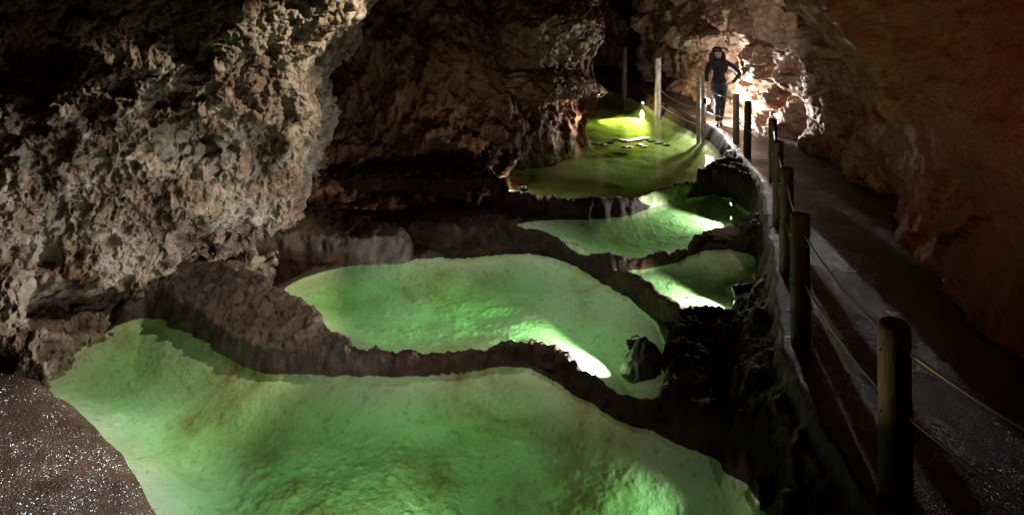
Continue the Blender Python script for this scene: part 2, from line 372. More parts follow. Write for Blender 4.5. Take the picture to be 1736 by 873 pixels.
L_rows = [
 [(-400,-170,3.7),(-150,-170,4.2),(40,-170,4.7),(200,-170,5.3),(340,-170,6.0),(470,-170,6.8),(650,-170,7.6),(720,-170,8.6),(700,-170,10.5)],
 [(-350,-30,4.0),(-120,-30,4.4),(50,-30,4.9),(210,-30,5.4),(350,-30,6.1),(450,-30,6.8),(612,-30,7.5),(650,-30,8.4),(640,-30,10.5)],
 [(-300,60,4.6),(-110,60,5.0),(40,60,5.4),(190,60,5.9),(330,60,6.4),(430,60,6.9),(528,60,7.5),(560,60,8.6),(600,60,10.5)],
 [(-300,120,5.4),(-110,120,5.7),(40,120,6.1),(180,120,6.3),(310,120,6.7),(410,120,7.1),(502,115,7.6),(520,120,8.6),(560,120,10.5)],
 [(-300,200,5.7),(-110,200,6.0),(40,200,6.3),(180,200,6.6),(310,200,6.9),(410,200,7.3),(516,200,7.8),(530,200,8.8),(560,200,10.5)],
 [(-300,300,5.8),(-110,300,6.1),(30,300,6.4),(170,300,6.8),(300,300,7.2),(400,300,7.7),(488,300,8.3),(505,300,9.2),(540,300,10.6)],
 [(-300,390,5.8),(-110,390,6.1),(20,390,6.4),(150,390,6.9),(270,390,7.4),(370,390,8.0),(475,375,8.8),(505,375,9.5),(540,380,10.6)],
 [(-300,490,5.9),(-120,490,6.2),(10,490,6.3),(115,490,6.7),(200,480,7.2),(280,470,7.6),(375,440,8.2),(450,420,9.2),(520,420,10.3)],
 [(-300,640,5.9),(-120,635,6.0),(10,634,6.1),(62,652,6.05),(132,588,6.72),(190,550,7.13),(262,512,7.55),(370,478,7.8),(470,430,8.7)],
 [(-300,800,5.9),(-120,800,6.0),(10,790,6.1),(62,790,6.05),(132,740,6.72),(190,700,7.13),(262,650,7.55),(370,600,7.8),(470,560,8.7)]]
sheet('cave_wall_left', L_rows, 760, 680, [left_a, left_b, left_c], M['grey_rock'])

def back_a(P):
    d = fbm(P, 0.7, 4, seed=6)*0.5+fbm(P*np.array([1.3, 1, 0.6]), 1.6, 3, 0.5, ridged=True, seed=7)*0.2
    return d+step(P, [(708, 20), (702, 90), (694, 140), (680, 210)], 0.16, 9, 40, seed=5)+step(P, [(600, 130), (590, 200), (610, 260), (625, 310)], 0.12, 8, 35, seed=15)+step(P, [(560, 80), (545, 150), (560, 230)], 0.12, 8, 35, seed=16)
def back_b(P): return fbm(P*np.array([1.2, 1, 0.7]), 3.6, 6, 0.6, ridged=True, seed=8)*0.11
B_rows = [[(x, y, Y+(0.5 if y < 50 else 0)) for x, Y in zip((380, 470, 560, 650, 740, 830, 920, 1000), Ys)] for y, Ys in (
  (-190, (10.5, 10.6, 10.6, 10.8, 11.2, 12, 13, 14)), (-40, (10.6, 10.7, 10.8, 11, 11.4, 12.2, 13.2, 14)), (90, (10.5, 10.7, 11, 11.2, 11.5, 12.3, 13.3, 14)),
  (200, (10.2, 10.5, 10.8, 11.0, 11.3, 12.0, 13, 14)), (290, (9.8, 10.1, 10.4, 10.6, 10.8, 11.2, 12.4, 13.6)))]
B_rows.append([(380, 345, 9.4), (470, 350, 9.4), (560, 355, 9.5), (650, 352, 9.7), (740, 345, 9.9), (820, 335, 10.1), (900, 330, 11.5), (960, 330, 13)])
B_rows.append([(x, y+120, Y) for x, y, Y in B_rows[-1]])
sheet('cave_wall_back', B_rows, 440, 400, [back_a, back_b], M['brown_rock'])

def lobe_a(P):
    d = fbm(P, 0.8, 4, seed=9)*0.2+fbm(P*np.array([1.4, 1, 0.8]), 1.8, 3, 0.5, ridged=True, seed=10)*0.12
    d = d+step(P, [(860, -40), (828, 40), (815, 90), (850, 150), (885, 200), (888, 250)], 0.13, 7, 45, seed=6, sgn=-1)
    return d+step(P, [(1000, 60), (960, 90), (930, 130), (900, 180), (885, 230)], 0.06, 6, 25, seed=8, sgn=-1)
def lobe_b(P):
    f1, f2 = worley(P*np.array([1, 1, 1.6])+0.1*np.stack([perlin(P*3), perlin(P*3+7), perlin(P*3+15)], 1), 2.4, 3)
    return fbm(P, 3.6, 6, 0.6, ridged=True, seed=11)*0.085-ss(0.12, 0.0, f2-f1)*0.06
sil = [(-190, 1000, 13.6), (-40, 1008, 13.4), (10, 1014, 13.2), (45, 1018, 13.1), (80, 1006, 13.3), (105, 975, 13.6), (118, 968, 13.8), (132, 990, 13.6), (150, 1020, 13.6), (158, 1022, 13.7),
       (166, 1000, 14.2), (182, 988, 14.6), (200, 978, 14.9), (213, 972, 14.6), (226, 925, 13.6), (240, 897, 12.8), (262, 884, 12.0), (285, 868, 11.3), (305, 848, 10.7), (322, 828, 10.2), (350, 815, 10.1), (450, 815, 10.1)]
Lo = []
for y, xs, Y in sil:
    t = ss(120, 330, np.array([y]))[0]
    bulge = 0.9*(1-t)
    Yc = Y-1.2*(1-t)-0.1
    xl = 800-20*t
    Lo.append([(xl-60, y, Y+1.2), (xl+10, y, Y+0.1-0.5*(1-t)), (xl+(xs-xl)*0.4, y, Yc-0.1), (xl+(xs-xl)*0.75, y, Yc+0.2), (xs-4, y, Y-0.3), (xs, y, Y), (xs-6, y, Y+0.9), (xs-40, y, Y+2.5)])
sheet('cave_wall_lobe', Lo, 440, 580, [lobe_a, lobe_b], M['lobe_rock'])

def far_a(P): return fbm(P, 0.5, 4, seed=12)*0.9
def far_b(P): return fbm(P, 1.6, 5, 0.55, ridged=True, seed=13)*0.3
Fa = [[(x, y, Y) for x, Y in ((860, 21), (940, 22), (1010, 23), (1080, 22), (1150, 20), (1230, 18.5))] for y in (-160, -20, 60, 120, 160)]
sheet('cave_wall_far', Fa, 200, 200, [far_a, far_b], M['brown_rock'])

def right_a(P):
    wv = np.stack([perlin(P*1.2), perlin(P*1.2+7), perlin(P*1.2+15)], 1)*0.3
    f1, f2 = worley((P+wv)*np.array([1, 1, 1.5]), 0.85, 5)
    blk = np.minimum(f2-f1, 0.4)/0.4
    return blk*0.30+fbm(P, 0.7, 3, seed=14)*0.25
def right_b(P):
    f1, f2 = worley(P*np.array([1, 1, 1.5])+0.2*np.stack([perlin(P*2), perlin(P*2+7), perlin(P*2+15)], 1), 2.3, 8)
    strat = perlin(P*np.array([0.3, 0.3, 5.0])+perlin(P*0.8)[:, None]*1.2)
    return np.minimum(f2-f1, 0.25)*0.16+fbm(P, 2.6, 6, 0.58, ridged=True, seed=15)*0.09+strat*0.03
def right_c(P): return fbm(P, 12, 4, 0.62, seed=16)*0.022
foot = [(1080, 132, 20.0), (1120, 145, 18.6), (1165, 166, 16.5), (1215, 188, 14.95), (1258, 204, 13.9), (1330, 235, 12.3), (1390, 268, 10.9), (1445, 306, 9.75), (1500, 340, 9.1), (1560, 345, 9.2)]
Rr = []
for dy, e in ((0, 0), (0.18, .35), (0.4, .1), (0.62, -.1), (0.85, .0), (1.0, -.3)):
    Rr.append([(x+ (1-0)*0, y+(-30-y)*dy, Y+e-(0.0 if x < 1250 else 0.3*dy)) for x, y, Y in foot])
Rr.append([(x, -190, Y-0.6) for x, y, Y in foot])
Rr = Rr[::-1]+[[(x, y+90, Y) for x, y, Y in foot]]
sheet('cave_wall_right', Rr, 640, 500, [right_a, right_b, right_c], M['cream_rock'])

def near_a(P):
    d = fbm(P, 0.6, 4, seed=17)*0.25+fbm(P, 1.3, 3, 0.5, ridged=True, seed=18)*0.08
    d = d+step(P, [(1409, 0), (1442, 46), (1481, 88), (1499, 124), (1507, 167), (1503, 215)], 0.15, 5, 60, wob=7, seed=2, sgn=-1)
    d = d+step(P, [(1600, 290), (1585, 330), (1578, 352), (1560, 384), (1520, 425)], 0.09, 5, 35, wob=9, seed=4, sgn=1)
    return d+step(P, [(1675, 360), (1632, 396), (1592, 408), (1560, 465)], 0.09, 5, 35, wob=9, seed=7, sgn=1)
def near_b(P): return fbm(P, 2.8, 6, 0.55, ridged=True, seed=19)*0.06+fbm(P, 12, 4, 0.6, seed=20)*0.015
ns = [(-190, 1300, 9.6), (-20, 1330, 9.3), (26, 1366, 9.1), (88, 1400, 8.9), (134, 1455, 8.7), (170, 1468, 8.5), (227, 1473, 8.3), (263, 1494, 8.1), (309, 1522, 7.9), (345, 1536, 7.75), (410, 1530, 7.45), (520, 1530, 7.45)]
ftx = [(1530, 410, 7.43), (1600, 487, 6.34), (1665, 550, 5.65), (1745, 612, 5.1), (1900, 760, 4.15), (2600, 1100, 3.0)]
Nr = []
for y, x0, Y0 in ns:
    t = (y+20)/430.0
    r = [(x0+70, y, Y0+3.5), (x0+22, y, Y0+1.4), (x0, y, Y0)]
    tt = min(max(t, 0), 1)
    bul = 0.6*(1-tt)
    for k, (fx, fy, fY) in enumerate(ftx[1:]):
        yy = y if y < 300 else y+(fy-410)*min((y-300)/110.0, 1.0) if y <= 410 else y+(fy-410)
        xx = x0+(fx-x0)*(1.0)
        r.append((xx, yy, fY+bul*0.5-0.25*(1-tt)))
    Nr.append(r)
sheet('cave_wall_near', Nr, 580, 580, [near_a, near_b], M['red_rock'])

# ceiling: only its weight in the dark, well above the frame
def d_ceil(P, n):
    return P+np.stack([np.zeros(len(P)), np.zeros(len(P)), fbm(P, 0.4, 5, seed=21)*0.7], 1)
gx, gy = np.meshgrid(np.linspace(-9, 9, 120), np.linspace(6.5, 26, 130))
Pc = np.stack([gx.ravel(), gy.ravel(), np.full(gx.size, 4.3)], 1)
oc = np_mesh('cave_ceiling', d_ceil(Pc, None), grid_quads(130, 120), M['brown_rock']); oc['kind'] = 'structure'

# ------------------------------------------------------------------ the floor: rimstone pools, ledges, path
def smooth_poly(pts, it=2, closed=True):
    for _ in range(it):
        out = []
        n = len(pts)
        for i in range(n if closed else n-1):
            a, b = pts[i], pts[(i+1) % n]
            out += [(a[0]*.75+b[0]*.25, a[1]*.75+b[1]*.25), (a[0]*.25+b[0]*.75, a[1]*.25+b[1]*.75)]
        pts = out
    return pts
def unproj(pts, z): return [tuple(at_z(x, y, z)[:2]) for x, y in pts]
def sdf(x, y, poly):
    best = np.full(len(x), 1e9, np.float32); inside = np.zeros(len(x), bool)
    n = len(poly)
    for i in range(n):
        ax, ay = poly[i]; bx, by = poly[(i+1) % n]
        dx, dy = bx-ax, by-ay
        t = np.clip(((x-ax)*dx+(y-ay)*dy)/(dx*dx+dy*dy+1e-12), 0, 1)
        d = (x-ax-t*dx)**2+(y-ay-t*dy)**2
        best = np.minimum(best, d)
        if ay != by:
            c = ((ay > y) != (by > y)) & (x < dx*(y-ay)/dy+ax); inside ^= c
    d = np.sqrt(best)
    return np.where(inside, -d, d)
POOL = {
 'P1': [(838,322),(900,334),(950,341),(1010,342),(1060,338),(1110,330),(1160,316),(1200,301),(1225,286),(1233,266),(1226,250),(1200,232),(1170,218),(1140,202),(1115,188),(1098,176),(1060,161),(1030,152),(1000,145),(965,141),(935,150),(925,200),(880,235),(850,265),(830,300)],
 'P2': [(862,386),(880,376),(960,370),(1020,368),(1070,360),(1110,345),(1150,333),(1200,328),(1240,335),(1270,350),(1292,372),(1285,388),(1240,392),(1205,394),(1185,407),(1160,428),(1110,436),(1060,444),(1010,434),(970,416),(920,396)],
 'P3': [(1030,452),(1060,458),(1110,452),(1150,442),(1180,426),(1230,420),(1270,424),(1303,432),(1302,480),(1302,530),(1262,534),(1230,528),(1180,522),(1148,524),(1118,500),(1090,480),(1062,466)],
 'P4': [(470,494),(510,470),(560,455),(620,445),(680,440),(740,436),(790,437),(830,432),(870,428),(930,432),(975,442),(1003,458),(1043,484),(1080,510),(1110,540),(1128,575),(1128,630),(1118,686),(1085,690),(1050,680),(1000,640),(960,605),(930,590),(905,584),(860,591),(800,601),(720,606),(650,607),(600,596),(555,570),(540,545),(500,518)],
 'P5': [(58,658),(90,625),(140,585),(190,555),(230,533),(262,528),(300,545),(350,570),(400,605),(440,626),(520,628),(600,633),(700,636),(780,632),(840,620),(885,616),(920,633),(970,663),(1030,700),(1100,725),(1180,755),(1240,780),(1290,810),(1330,850),(1350,900),(1300,1000),(1000,1150),(500,1200),(330,1000),(262,880),(225,800),(170,745),(110,700)]}
DEPTH = {'P1': 0.30, 'P2': 0.16, 'P3': 0.18, 'P4': 0.24, 'P5': 0.30}
LIP = {'P1': 0.02, 'P2': 0.015, 'P3': 0.015, 'P4': 0.018, 'P5': 0.0}
WID = {'P1': 0.08, 'P2': 0.04, 'P3': 0.05, 'P4': 0.045, 'P5': 0.0}
PW = {k: smooth_poly(unproj(v, LEV[k])) for k, v in POOL.items()}
WALK = [(5.2, 14.3), (5.0, 15.4), (4.4, 17), (3.9, 18.6), (3.2, 20.5), (1.5, 21.0), (1.6, 20.3), (2.6, 18.3), (3.25, 16.6), (3.42, 15.6), (3.55, 14.6), (3.76, 13.5), (3.92, 12.5), (3.97, 11.9), (3.86, 11.0), (3.70, 9.7), (3.40, 8.8), (3.10, 7.9), (2.66, 6.6), (2.25, 5.5), (2.08, 4.6), (2.06, 3.8), (2.0, 2.6), (6, 2.6), (6, 9), (6.3, 12)]
BENCH = unproj([(200,520),(260,480),(360,470),(460,500),(545,548),(580,592),(650,606),(640,610),(560,606),(470,600),(420,590),(340,556),(280,532)], -0.65)
LEDGE = unproj([(340,395),(380,362),(480,352),(560,366),(620,378),(684,394),(690,408),(660,409),(560,407),(470,402),(380,410)], -0.42)
SLAB = [(-6.5, 7.2), (-4.5, 6.25), (-3.85, 5.77), (-3.35, 5.44), (-2.87, 5.08), (-2.45, 4.62), (-2.1, 4.0), (-2.2, 2.5), (-7, 2.5)]
BACK = unproj([(560,352),(840,330),(862,352),(862,378),(840,392),(760,392),(690,392),(600,372)], -0.50)
TERR = unproj([(1140,545),(1180,532),(1310,536),(1360,600),(1330,740),(1200,720),(1150,700),(1145,640)], -0.58)

nt_, ny_ = 1080, 900
tt = np.concatenate([np.linspace(-1.6, -0.94, 60), np.linspace(-0.93, 0.93, 960), np.linspace(0.94, 1.6, 60)]); yy = np.geomspace(2.9, 24, ny_)
T, YY = np.meshgrid(tt, yy); x0 = (T*YY).ravel(); y0 = YY.ravel()
P0 = np.stack([x0, y0, np.zeros_like(x0)], 1)
wx = perlin(P0*3.1+3)*0.06+perlin(P0*7+1)*0.014
wy = perlin(P0*3.1+23)*0.06+perlin(P0*7+31)*0.014
damp = 0.5
x = (x0+wx*damp).astype(np.float32); y = (y0+wy*damp).astype(np.float32)
S = {k: sdf(x, y, v) for k, v in PW.items()}
xw = (x0+perlin(P0*2.2+5)*0.10).astype(np.float32); yw = (y0+perlin(P0*2.2+15)*0.10).astype(np.float32)
sw = sdf(x, y, smooth_poly(WALK, 1)); sb = sdf(xw, yw, smooth_poly(BENCH)); sl = sdf(x, y, smooth_poly(LEDGE, 1)); ssl = sdf(x, y, smooth_poly(SLAB, 1))
sk = sdf(xw, yw, smooth_poly(BACK)); st = sdf(xw, yw, smooth_poly(TERR))
rough = fbm(P0, 3.0, 6, 0.55, ridged=True, seed=31)*0.05+fbm(P0, 14, 4, 0.6, seed=32)*0.02
H = {}
def fall(u): return np.sqrt(np.maximum(u, 0)**2+0.0036)-0.06
ramp_n = fbm(P0, 2.5, 4, seed=33)
H['walk'] = 0.0-np.maximum(sw-0.0, 0)*(1.15+0.9*ramp_n)-0.09*ss(0, 0.05, sw)+rough*ss(0.05, 0.4, sw)*1.6
# steep below the fence, where the bank drops straight into the pools
benchz = -0.66+0.12*ss(6.5, 7.8, y)+rough*1.2
H['bench'] = benchz-fall(sb)*1.9
H['ledge'] = -0.42+0.05*ss(8.6, 9.3, y)+rough*0.3-fall(sl)*3.2
slabz = -0.77+0.11*np.clip(-ssl, 0, 3)+0.09*ss(0.0, 0.25, -ssl)+fbm(P0, 0.9, 3, seed=34)*0.05+fbm(P0, 7, 4, seed=35)*0.012
H['slab'] = slabz-np.maximum(ssl, 0)*2.0
H['back'] = -0.52+rough-np.maximum(sk, 0)*1.6
H['terr'] = -0.60+rough*1.2-np.maximum(st, 0)*1.1
H['far'] = np.where(y > 10.0, -0.12+rough*1.5, -2.0)
for k in PW:
    s = S[k]
    crn = fbm(P0, 9, 3, 0.6, ridged=True, seed=40)*0.006+fbm(P0, 1.6, 2, seed=41)*0.012
    wv = WID[k]*np.maximum(1.3+1.4*fbm(P0, 1.5, 2, seed=42), 0.75)
    H[k] = LEV[k]+LIP[k]+crn*(0 if k == 'P5' else 1)-fall(s-wv)*2.6+rough*0.3
H['P1'] = np.where((x0 > 3.3) & (y0 > 11.8), -2.0, H['P1'])
outer = np.maximum.reduce(list(H.values()))
outer = np.maximum(outer, -1.6)
h = outer.copy()
inpool = np.zeros(len(x), np.int8)
clump = np.maximum(fbm(P0, 5.5, 5, 0.62, seed=44), 0)
scr = 0
for i, k in enumerate(PW):
    s = S[k]; ins = s < 0; di = np.maximum(-s, 0)
    dep = DEPTH[k]*ss(-0.05, 0.6, di)*(0.75+0.5*fbm(P0, 0.8, 3, seed=50+i))+0.035
    bed = LEV[k]-dep+clump*0.05*ss(0.02, 0.4, di)*(0.3+0.7*ss(-0.1, 0.25, fbm(P0, 1.1, 2, seed=60+i)))+fbm(P0, 16, 3, seed=45)*0.006
    # other features standing over this pool (slopes running into it)
    others = np.maximum.reduce([v for kk, v in H.items() if kk not in (k, 'far')]) 
    wall = np.minimum(others, LEV[k]+0.6)-di*2.2
    lip = LEV[k]+LIP[k]-di*3.0
    hh = np.maximum(bed, np.maximum(np.where(di < 0.5, wall, -9), lip))
    # pools never build over themselves from a distant slope
    hh = np.where(di > 0.35, bed, hh)
    h = np.where(ins, hh, h); inpool = np.where(ins, i+1, inpool)
lev = np.array([9]+[LEV[k] for k in PW])[inpool]
V = np.stack([x0, y0, h], 1)
# detail along the true surface, so steep faces are as broken as flat ones
G = V.reshape(ny_, nt_, 3)
nn = -grid_normals(G); nn *= np.sign(nn[..., 2:3]+1e-9)
for _ in range(4): nn[1:-1, 1:-1] = (nn[1:-1, 1:-1]+nn[:-2, 1:-1]+nn[2:, 1:-1]+nn[1:-1, :-2]+nn[1:-1, 2:])/5
rockm = (ss(0.0, 0.10, sw)*ss(-0.02, 0.06, ssl)).reshape(ny_, nt_)
rockm = rockm*np.where((h < lev-0.03) & (inpool > 0), 0.0, 1.0).reshape(ny_, nt_)
for _ in range(3): rockm[1:-1, 1:-1] = (rockm[1:-1, 1:-1]+rockm[:-2, 1:-1]+rockm[2:, 1:-1]+rockm[1:-1, :-2]+rockm[1:-1, 2:])/5
Hg = h.reshape(ny_, nt_); st_y = np.gradient(Hg, axis=0)/np.gradient(yy)[:, None]; st_x = np.gradient(Hg, axis=1)/(np.gradient(tt)[None, :]*yy[:, None])
steep = np.hypot(st_x, st_y)
for _ in range(8): steep[1:-1, 1:-1] = (steep[1:-1, 1:-1]+steep[:-2, 1:-1]+steep[2:, 1:-1]+steep[1:-1, :-2]+steep[1:-1, 2:])/5
flat = 1-ss(0.5, 1.6, steep.ravel())
dd = (fbm(V, 3.5, 2, 0.5, ridged=True, seed=72)*0.07+fbm(V, 7.0, 4, 0.6, ridged=True, seed=70)*0.045*(0.15+0.85*flat)+fbm(V, 14, 4, 0.6, ridged=True, seed=71)*0.03*flat-0.042)*rockm.ravel()
V = (G+nn*dd.reshape(ny_, nt_, 1)).reshape(-1, 3)
h = V[:, 2].copy()
Q = grid_quads(ny_, nt_)[:, ::-1]
qc = Q[:, 0]
dep_a = np.full(len(h), -1.0, np.float32)
for k in PW: dep_a = np.maximum(dep_a, np.minimum(LEV[k]-h, -S[k]))
led_a = 1-ss(0.0, 0.16, np.minimum(sb, sl)); slo_a = 1-ss(0.02, 0.14, ssl)
walk = (sw < np.where(y0 > 11.2, 0.06, -0.03)) & (inpool == 0) & (h > -0.12)
cls = np.where(walk, 2, 0)[qc]
def subset(name, mask, m):
    q = Q[mask]; u, inv = np.unique(q, return_inverse=True)
    o = np_mesh(name, V[u], inv.reshape(-1, 4), m); o['kind'] = 'structure'
    for nm, arr in (('depth', dep_a), ('ledge', led_a), ('slope', slo_a)):
        a = o.data.attributes.new(nm, 'FLOAT', 'POINT'); a.data.foreach_set('value', arr[u].astype(np.float32))
    return o
subset('cave_floor', cls == 0, M['floor'])
subset('path', cls == 2, M['path'])
def floor_z(X, Y):
    j = int(np.clip(np.searchsorted(yy, Y), 0, ny_-1)); i = int(np.clip(np.searchsorted(tt, X/Y), 0, nt_-1))
    return float(h.reshape(ny_, nt_)[j, i])

for k, poly in PW.items():
    cx = sum(p[0] for p in poly)/len(poly); n = len(poly)
    bm = bmesh.new(); out = []
    area = sum(poly[i][0]*poly[(i+1) % n][1]-poly[(i+1) % n][0]*poly[i][1] for i in range(n))
    sg = 1 if area > 0 else -1
    for i in range(n):
        a, b = poly[i-1], poly[(i+1) % n]; tx, ty = b[0]-a[0], b[1]-a[1]; l = math.hypot(tx, ty) or 1
        out.append((poly[i][0]+sg*ty/l*0.015, poly[i][1]-sg*tx/l*0.015))
    top = [bm.verts.new((p[0], p[1], LEV[k])) for p in out]; bot = [bm.verts.new((p[0], p[1], LEV[k]-0.5)) for p in out]
    bm.faces.new(top); bm.faces.new(bot[::-1])
    for i in range(n): bm.faces.new((top[i], bot[i], bot[(i+1) % n], top[(i+1) % n]))
    bmesh.ops.recalc_face_normals(bm, faces=bm.faces)
    bmesh.ops.triangulate(bm, faces=[f for f in bm.faces if len(f.verts) > 4])
    me = bpy.data.meshes.new('water'); bm.to_mesh(me); bm.free()
    me.materials.append(M['water_olive'] if k == 'P1' else M['water_green'])
    o = bpy.data.objects.new('water', me); C.objects.link(o); o['kind'] = 'structure'

# ------------------------------------------------------------------ things
def link(name, bm, m, parent=None, smooth=True, loc=None):
    me = bpy.data.meshes.new(name); bm.to_mesh(me); bm.free(); me.materials.append(m)
    for p in me.polygons: p.use_smooth = smooth
    o = bpy.data.objects.new(name, me); C.objects.link(o)
    if parent is not None: o.parent = parent
    if loc is not None: o.location = loc
    return o
def tag(o, label=None, cat=None, group=None, kind=None):
    if label: o['label'] = label
    if cat: o['category'] = cat
    if group: o['group'] = group
    if kind: o['kind'] = kind
    return o
def empty(name, loc, rz=0.0):
    o = bpy.data.objects.new(name, None); C.objects.link(o); o.location = loc; o.rotation_euler = (0, 0, rz); return o
def tube(bm, pts, r, seg=8, cap=True):
    pts = [Vector(p) for p in pts]; rings = []
    rr = r if isinstance(r, (list, tuple)) else [r]*len(pts)
    up = Vector((0, 0, 1)); side = None
    for i, p in enumerate(pts):
        t = (pts[min(i+1, len(pts)-1)]-pts[max(i-1, 0)]).normalized()
        if side is None: side = t.cross(up) if abs(t.z) < 0.9 else t.cross(Vector((0, 1, 0)))
        side = (side-t*side.dot(t)).normalized(); u2 = t.cross(side)
        rings.append([bm.verts.new(p+(side*math.cos(2*math.pi*k/seg)+u2*math.sin(2*math.pi*k/seg))*rr[i]) for k in range(seg)])
    for a, b in zip(rings[:-1], rings[1:]):
        for k in range(seg): bm.faces.new((a[k], a[(k+1) % seg], b[(k+1) % seg], b[k]))
    if cap: bm.faces.new(rings[0][::-1]); bm.faces.new(rings[-1])

def lathe(bm, prof, seg=24):
    rings = [[bm.verts.new((math.cos(2*math.pi*k/seg)*r_, math.sin(2*math.pi*k/seg)*r_, z_)) for k in range(seg)] for z_, r_ in prof]
    for a, b in zip(rings[:-1], rings[1:]):
        for k in range(seg): bm.faces.new((a[k], a[(k+1) % seg], b[(k+1) % seg], b[k]))
    bm.faces.new(rings[0][::-1]); bm.faces.new(rings[-1])
# fence posts: px centre, top y, distance, diameter
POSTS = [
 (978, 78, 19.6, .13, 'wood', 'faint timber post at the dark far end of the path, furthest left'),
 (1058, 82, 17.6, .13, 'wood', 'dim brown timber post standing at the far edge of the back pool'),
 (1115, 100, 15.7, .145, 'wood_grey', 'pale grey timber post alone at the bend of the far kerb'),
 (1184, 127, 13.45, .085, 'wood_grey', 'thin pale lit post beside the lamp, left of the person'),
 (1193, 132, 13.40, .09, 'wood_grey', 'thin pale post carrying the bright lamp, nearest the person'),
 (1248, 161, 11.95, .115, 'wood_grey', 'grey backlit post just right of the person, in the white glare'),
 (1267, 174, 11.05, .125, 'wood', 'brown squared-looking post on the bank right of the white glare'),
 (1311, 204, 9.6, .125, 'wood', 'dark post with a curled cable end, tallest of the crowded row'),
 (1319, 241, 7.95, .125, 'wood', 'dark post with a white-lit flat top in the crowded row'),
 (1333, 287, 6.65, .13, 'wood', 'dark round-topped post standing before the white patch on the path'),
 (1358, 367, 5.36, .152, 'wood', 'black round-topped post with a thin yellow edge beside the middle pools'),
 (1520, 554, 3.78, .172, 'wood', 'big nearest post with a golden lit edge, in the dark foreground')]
rnd = random.Random(4)
PT = []
for px, ty, Y, dia, mk, lab in POSTS:
    top = at(px, ty, Y); base = floor_z(top.x, Y); base = min(base, 0.0)
    hgt = top.z-base
    bm = bmesh.new(); seg = 28; nr = 26; r0 = dia/2; rings = []
    for j in range(nr+1):
        z = -0.12+(hgt+0.12)*j/nr
        rad = r0*(1.03-0.05*j/nr)
        rings.append([bm.verts.new((math.cos(a)*rad*(1+0.05*math.sin(3*a+px)+0.03*rnd.uniform(-1, 1)+0.02*math.sin(7*a+z*2)), math.sin(a)*rad*(1+0.05*math.cos(2*a+px)+0.03*rnd.uniform(-1, 1)), z)) for a in [2*math.pi*k/seg for k in range(seg)]])
    for q, (s_, dz) in enumerate(((0.93, .012), (0.75, .02), (0.4, .026))):
        rings.append([bm.verts.new((v.co.x*s_, v.co.y*s_, hgt+dz*dia/.13)) for v in rings[nr]])
    for a, b in zip(rings[:-1], rings[1:]):
        for k in range(seg): bm.faces.new((a[k], a[(k+1) % seg], b[(k+1) % seg], b[k]))
    bm.faces.new(rings[-1]); bm.faces.new(rings[0][::-1])
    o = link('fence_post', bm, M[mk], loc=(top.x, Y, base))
    o.rotation_euler = (rnd.uniform(-.01, .01), rnd.uniform(-.012, .012), 0)
    tag(o, lab, 'post', 'timber posts of the cable fence beside the path')
    PT.append((top.x, Y, top.z, base, r0, o))
    for zz in ((0.86, 0.5) if Y < 12 else (0.8, 0.5, 0.22)):
        b2 = bmesh.new(); tube(b2, [(-r0-.012, -0.0, hgt*zz), (r0+.012, 0.0, hgt*zz)], 0.008, 8)
        bo = link('eye_bolt', b2, M['steel'], o)

def cable(fracs, ids, sag, label, rad=0.008):
    pts = []
    for a, b in zip(ids[:-1], ids[1:]):
        A, B = PT[a], PT[b]; n = 14
        d = math.hypot(A[0]-B[0], A[1]-B[1])
        za = A[3]+(A[2]-A[3])*fracs; zb = B[3]+(B[2]-B[3])*fracs
        for k in range(n):
            t = k/n; pts.append((A[0]+(B[0]-A[0])*t-0.0, A[1]+(B[1]-A[1])*t, za+(zb-za)*t-sag*d*4*t*(1-t)))
    B = PT[ids[-1]]; pts.append((B[0], B[1], B[3]+(B[2]-B[3])*fracs))
    bm = bmesh.new(); tube(bm, pts, rad, 7)
    o = link('cable', bm, M['steel'])
    tag(o, label, 'cable', 'steel cables of the fence beside the path')
    return o
OUT = (PT[-1][0]+0.55, 2.4); PT.append((OUT[0], OUT[1], 0.98, 0.0, 0.08, None))
far_ids = [2, 3, 5, 6, 7]
cable(.90, [0, 1, 2, 3, 5, 6, 7, 8, 9, 10, 11, 12], 0.045, 'topmost steel cable running the whole fence past the person at waist height')
cable(.52, [2, 3, 5, 6, 7, 8, 9, 10, 11, 12], 0.045, 'middle steel cable of the fence, crossing the person at the thighs')
cable(.26, [2, 3], 0.02, 'lowest short steel cable, only between the pale bend post and the lamp post')

# ---- lamps
def torch(loc, aim, r, L, label, energy, color, size, cone_r=0.03, blend=0.6, em=True, name='submerged_lamp'):
    q = (Vector(aim)-Vector(loc)).to_track_quat('Z', 'Y')
    e = empty(name, loc); e.rotation_mode = 'QUATERNION'; e.rotation_quaternion = q
    tag(e, label, 'lamp')
    bm = bmesh.new(); lathe(bm, [(-L, r*.5), (-L*.97, r*.78), (-L*.4, r*.8), (-L*.35, r*.95), (-.012, r), (0, r*.97), (-.002, r*.84), (-.03, r*.78)])
    link('housing', bm, M['black_metal'], e)
    bm = bmesh.new(); lathe(bm, [(-.0285, r*.74), (-.024, r*.72)])
    link('lens', bm, M['lens'], e)
    bm = bmesh.new(); tube(bm, [(0, r*.9, -L*.3), (0, r*1.5, -L*.4), (0, r*1.5, -L*.8), (0, r*.7, -L*.9)], r*.14, 8)
    link('bracket', bm, M['black_metal'], e)
    lo = Vector(loc)+(Vector(aim)-Vector(loc)).normalized()*0.03
    light('lamp_beam', 'SPOT', lo, energy, color, cone_r, aim, size, blend)
    return e
# P5 lamp, right corner
p = at_z(1284, 852, LEV['P5']); torch((p.x, p.y, p.z+.07), (p.x-2.4, p.y+0.5, p.z-.16), .095, .26, 'black submerged floodlight at the right corner of the nearest pool', 80, WHITE, 56)
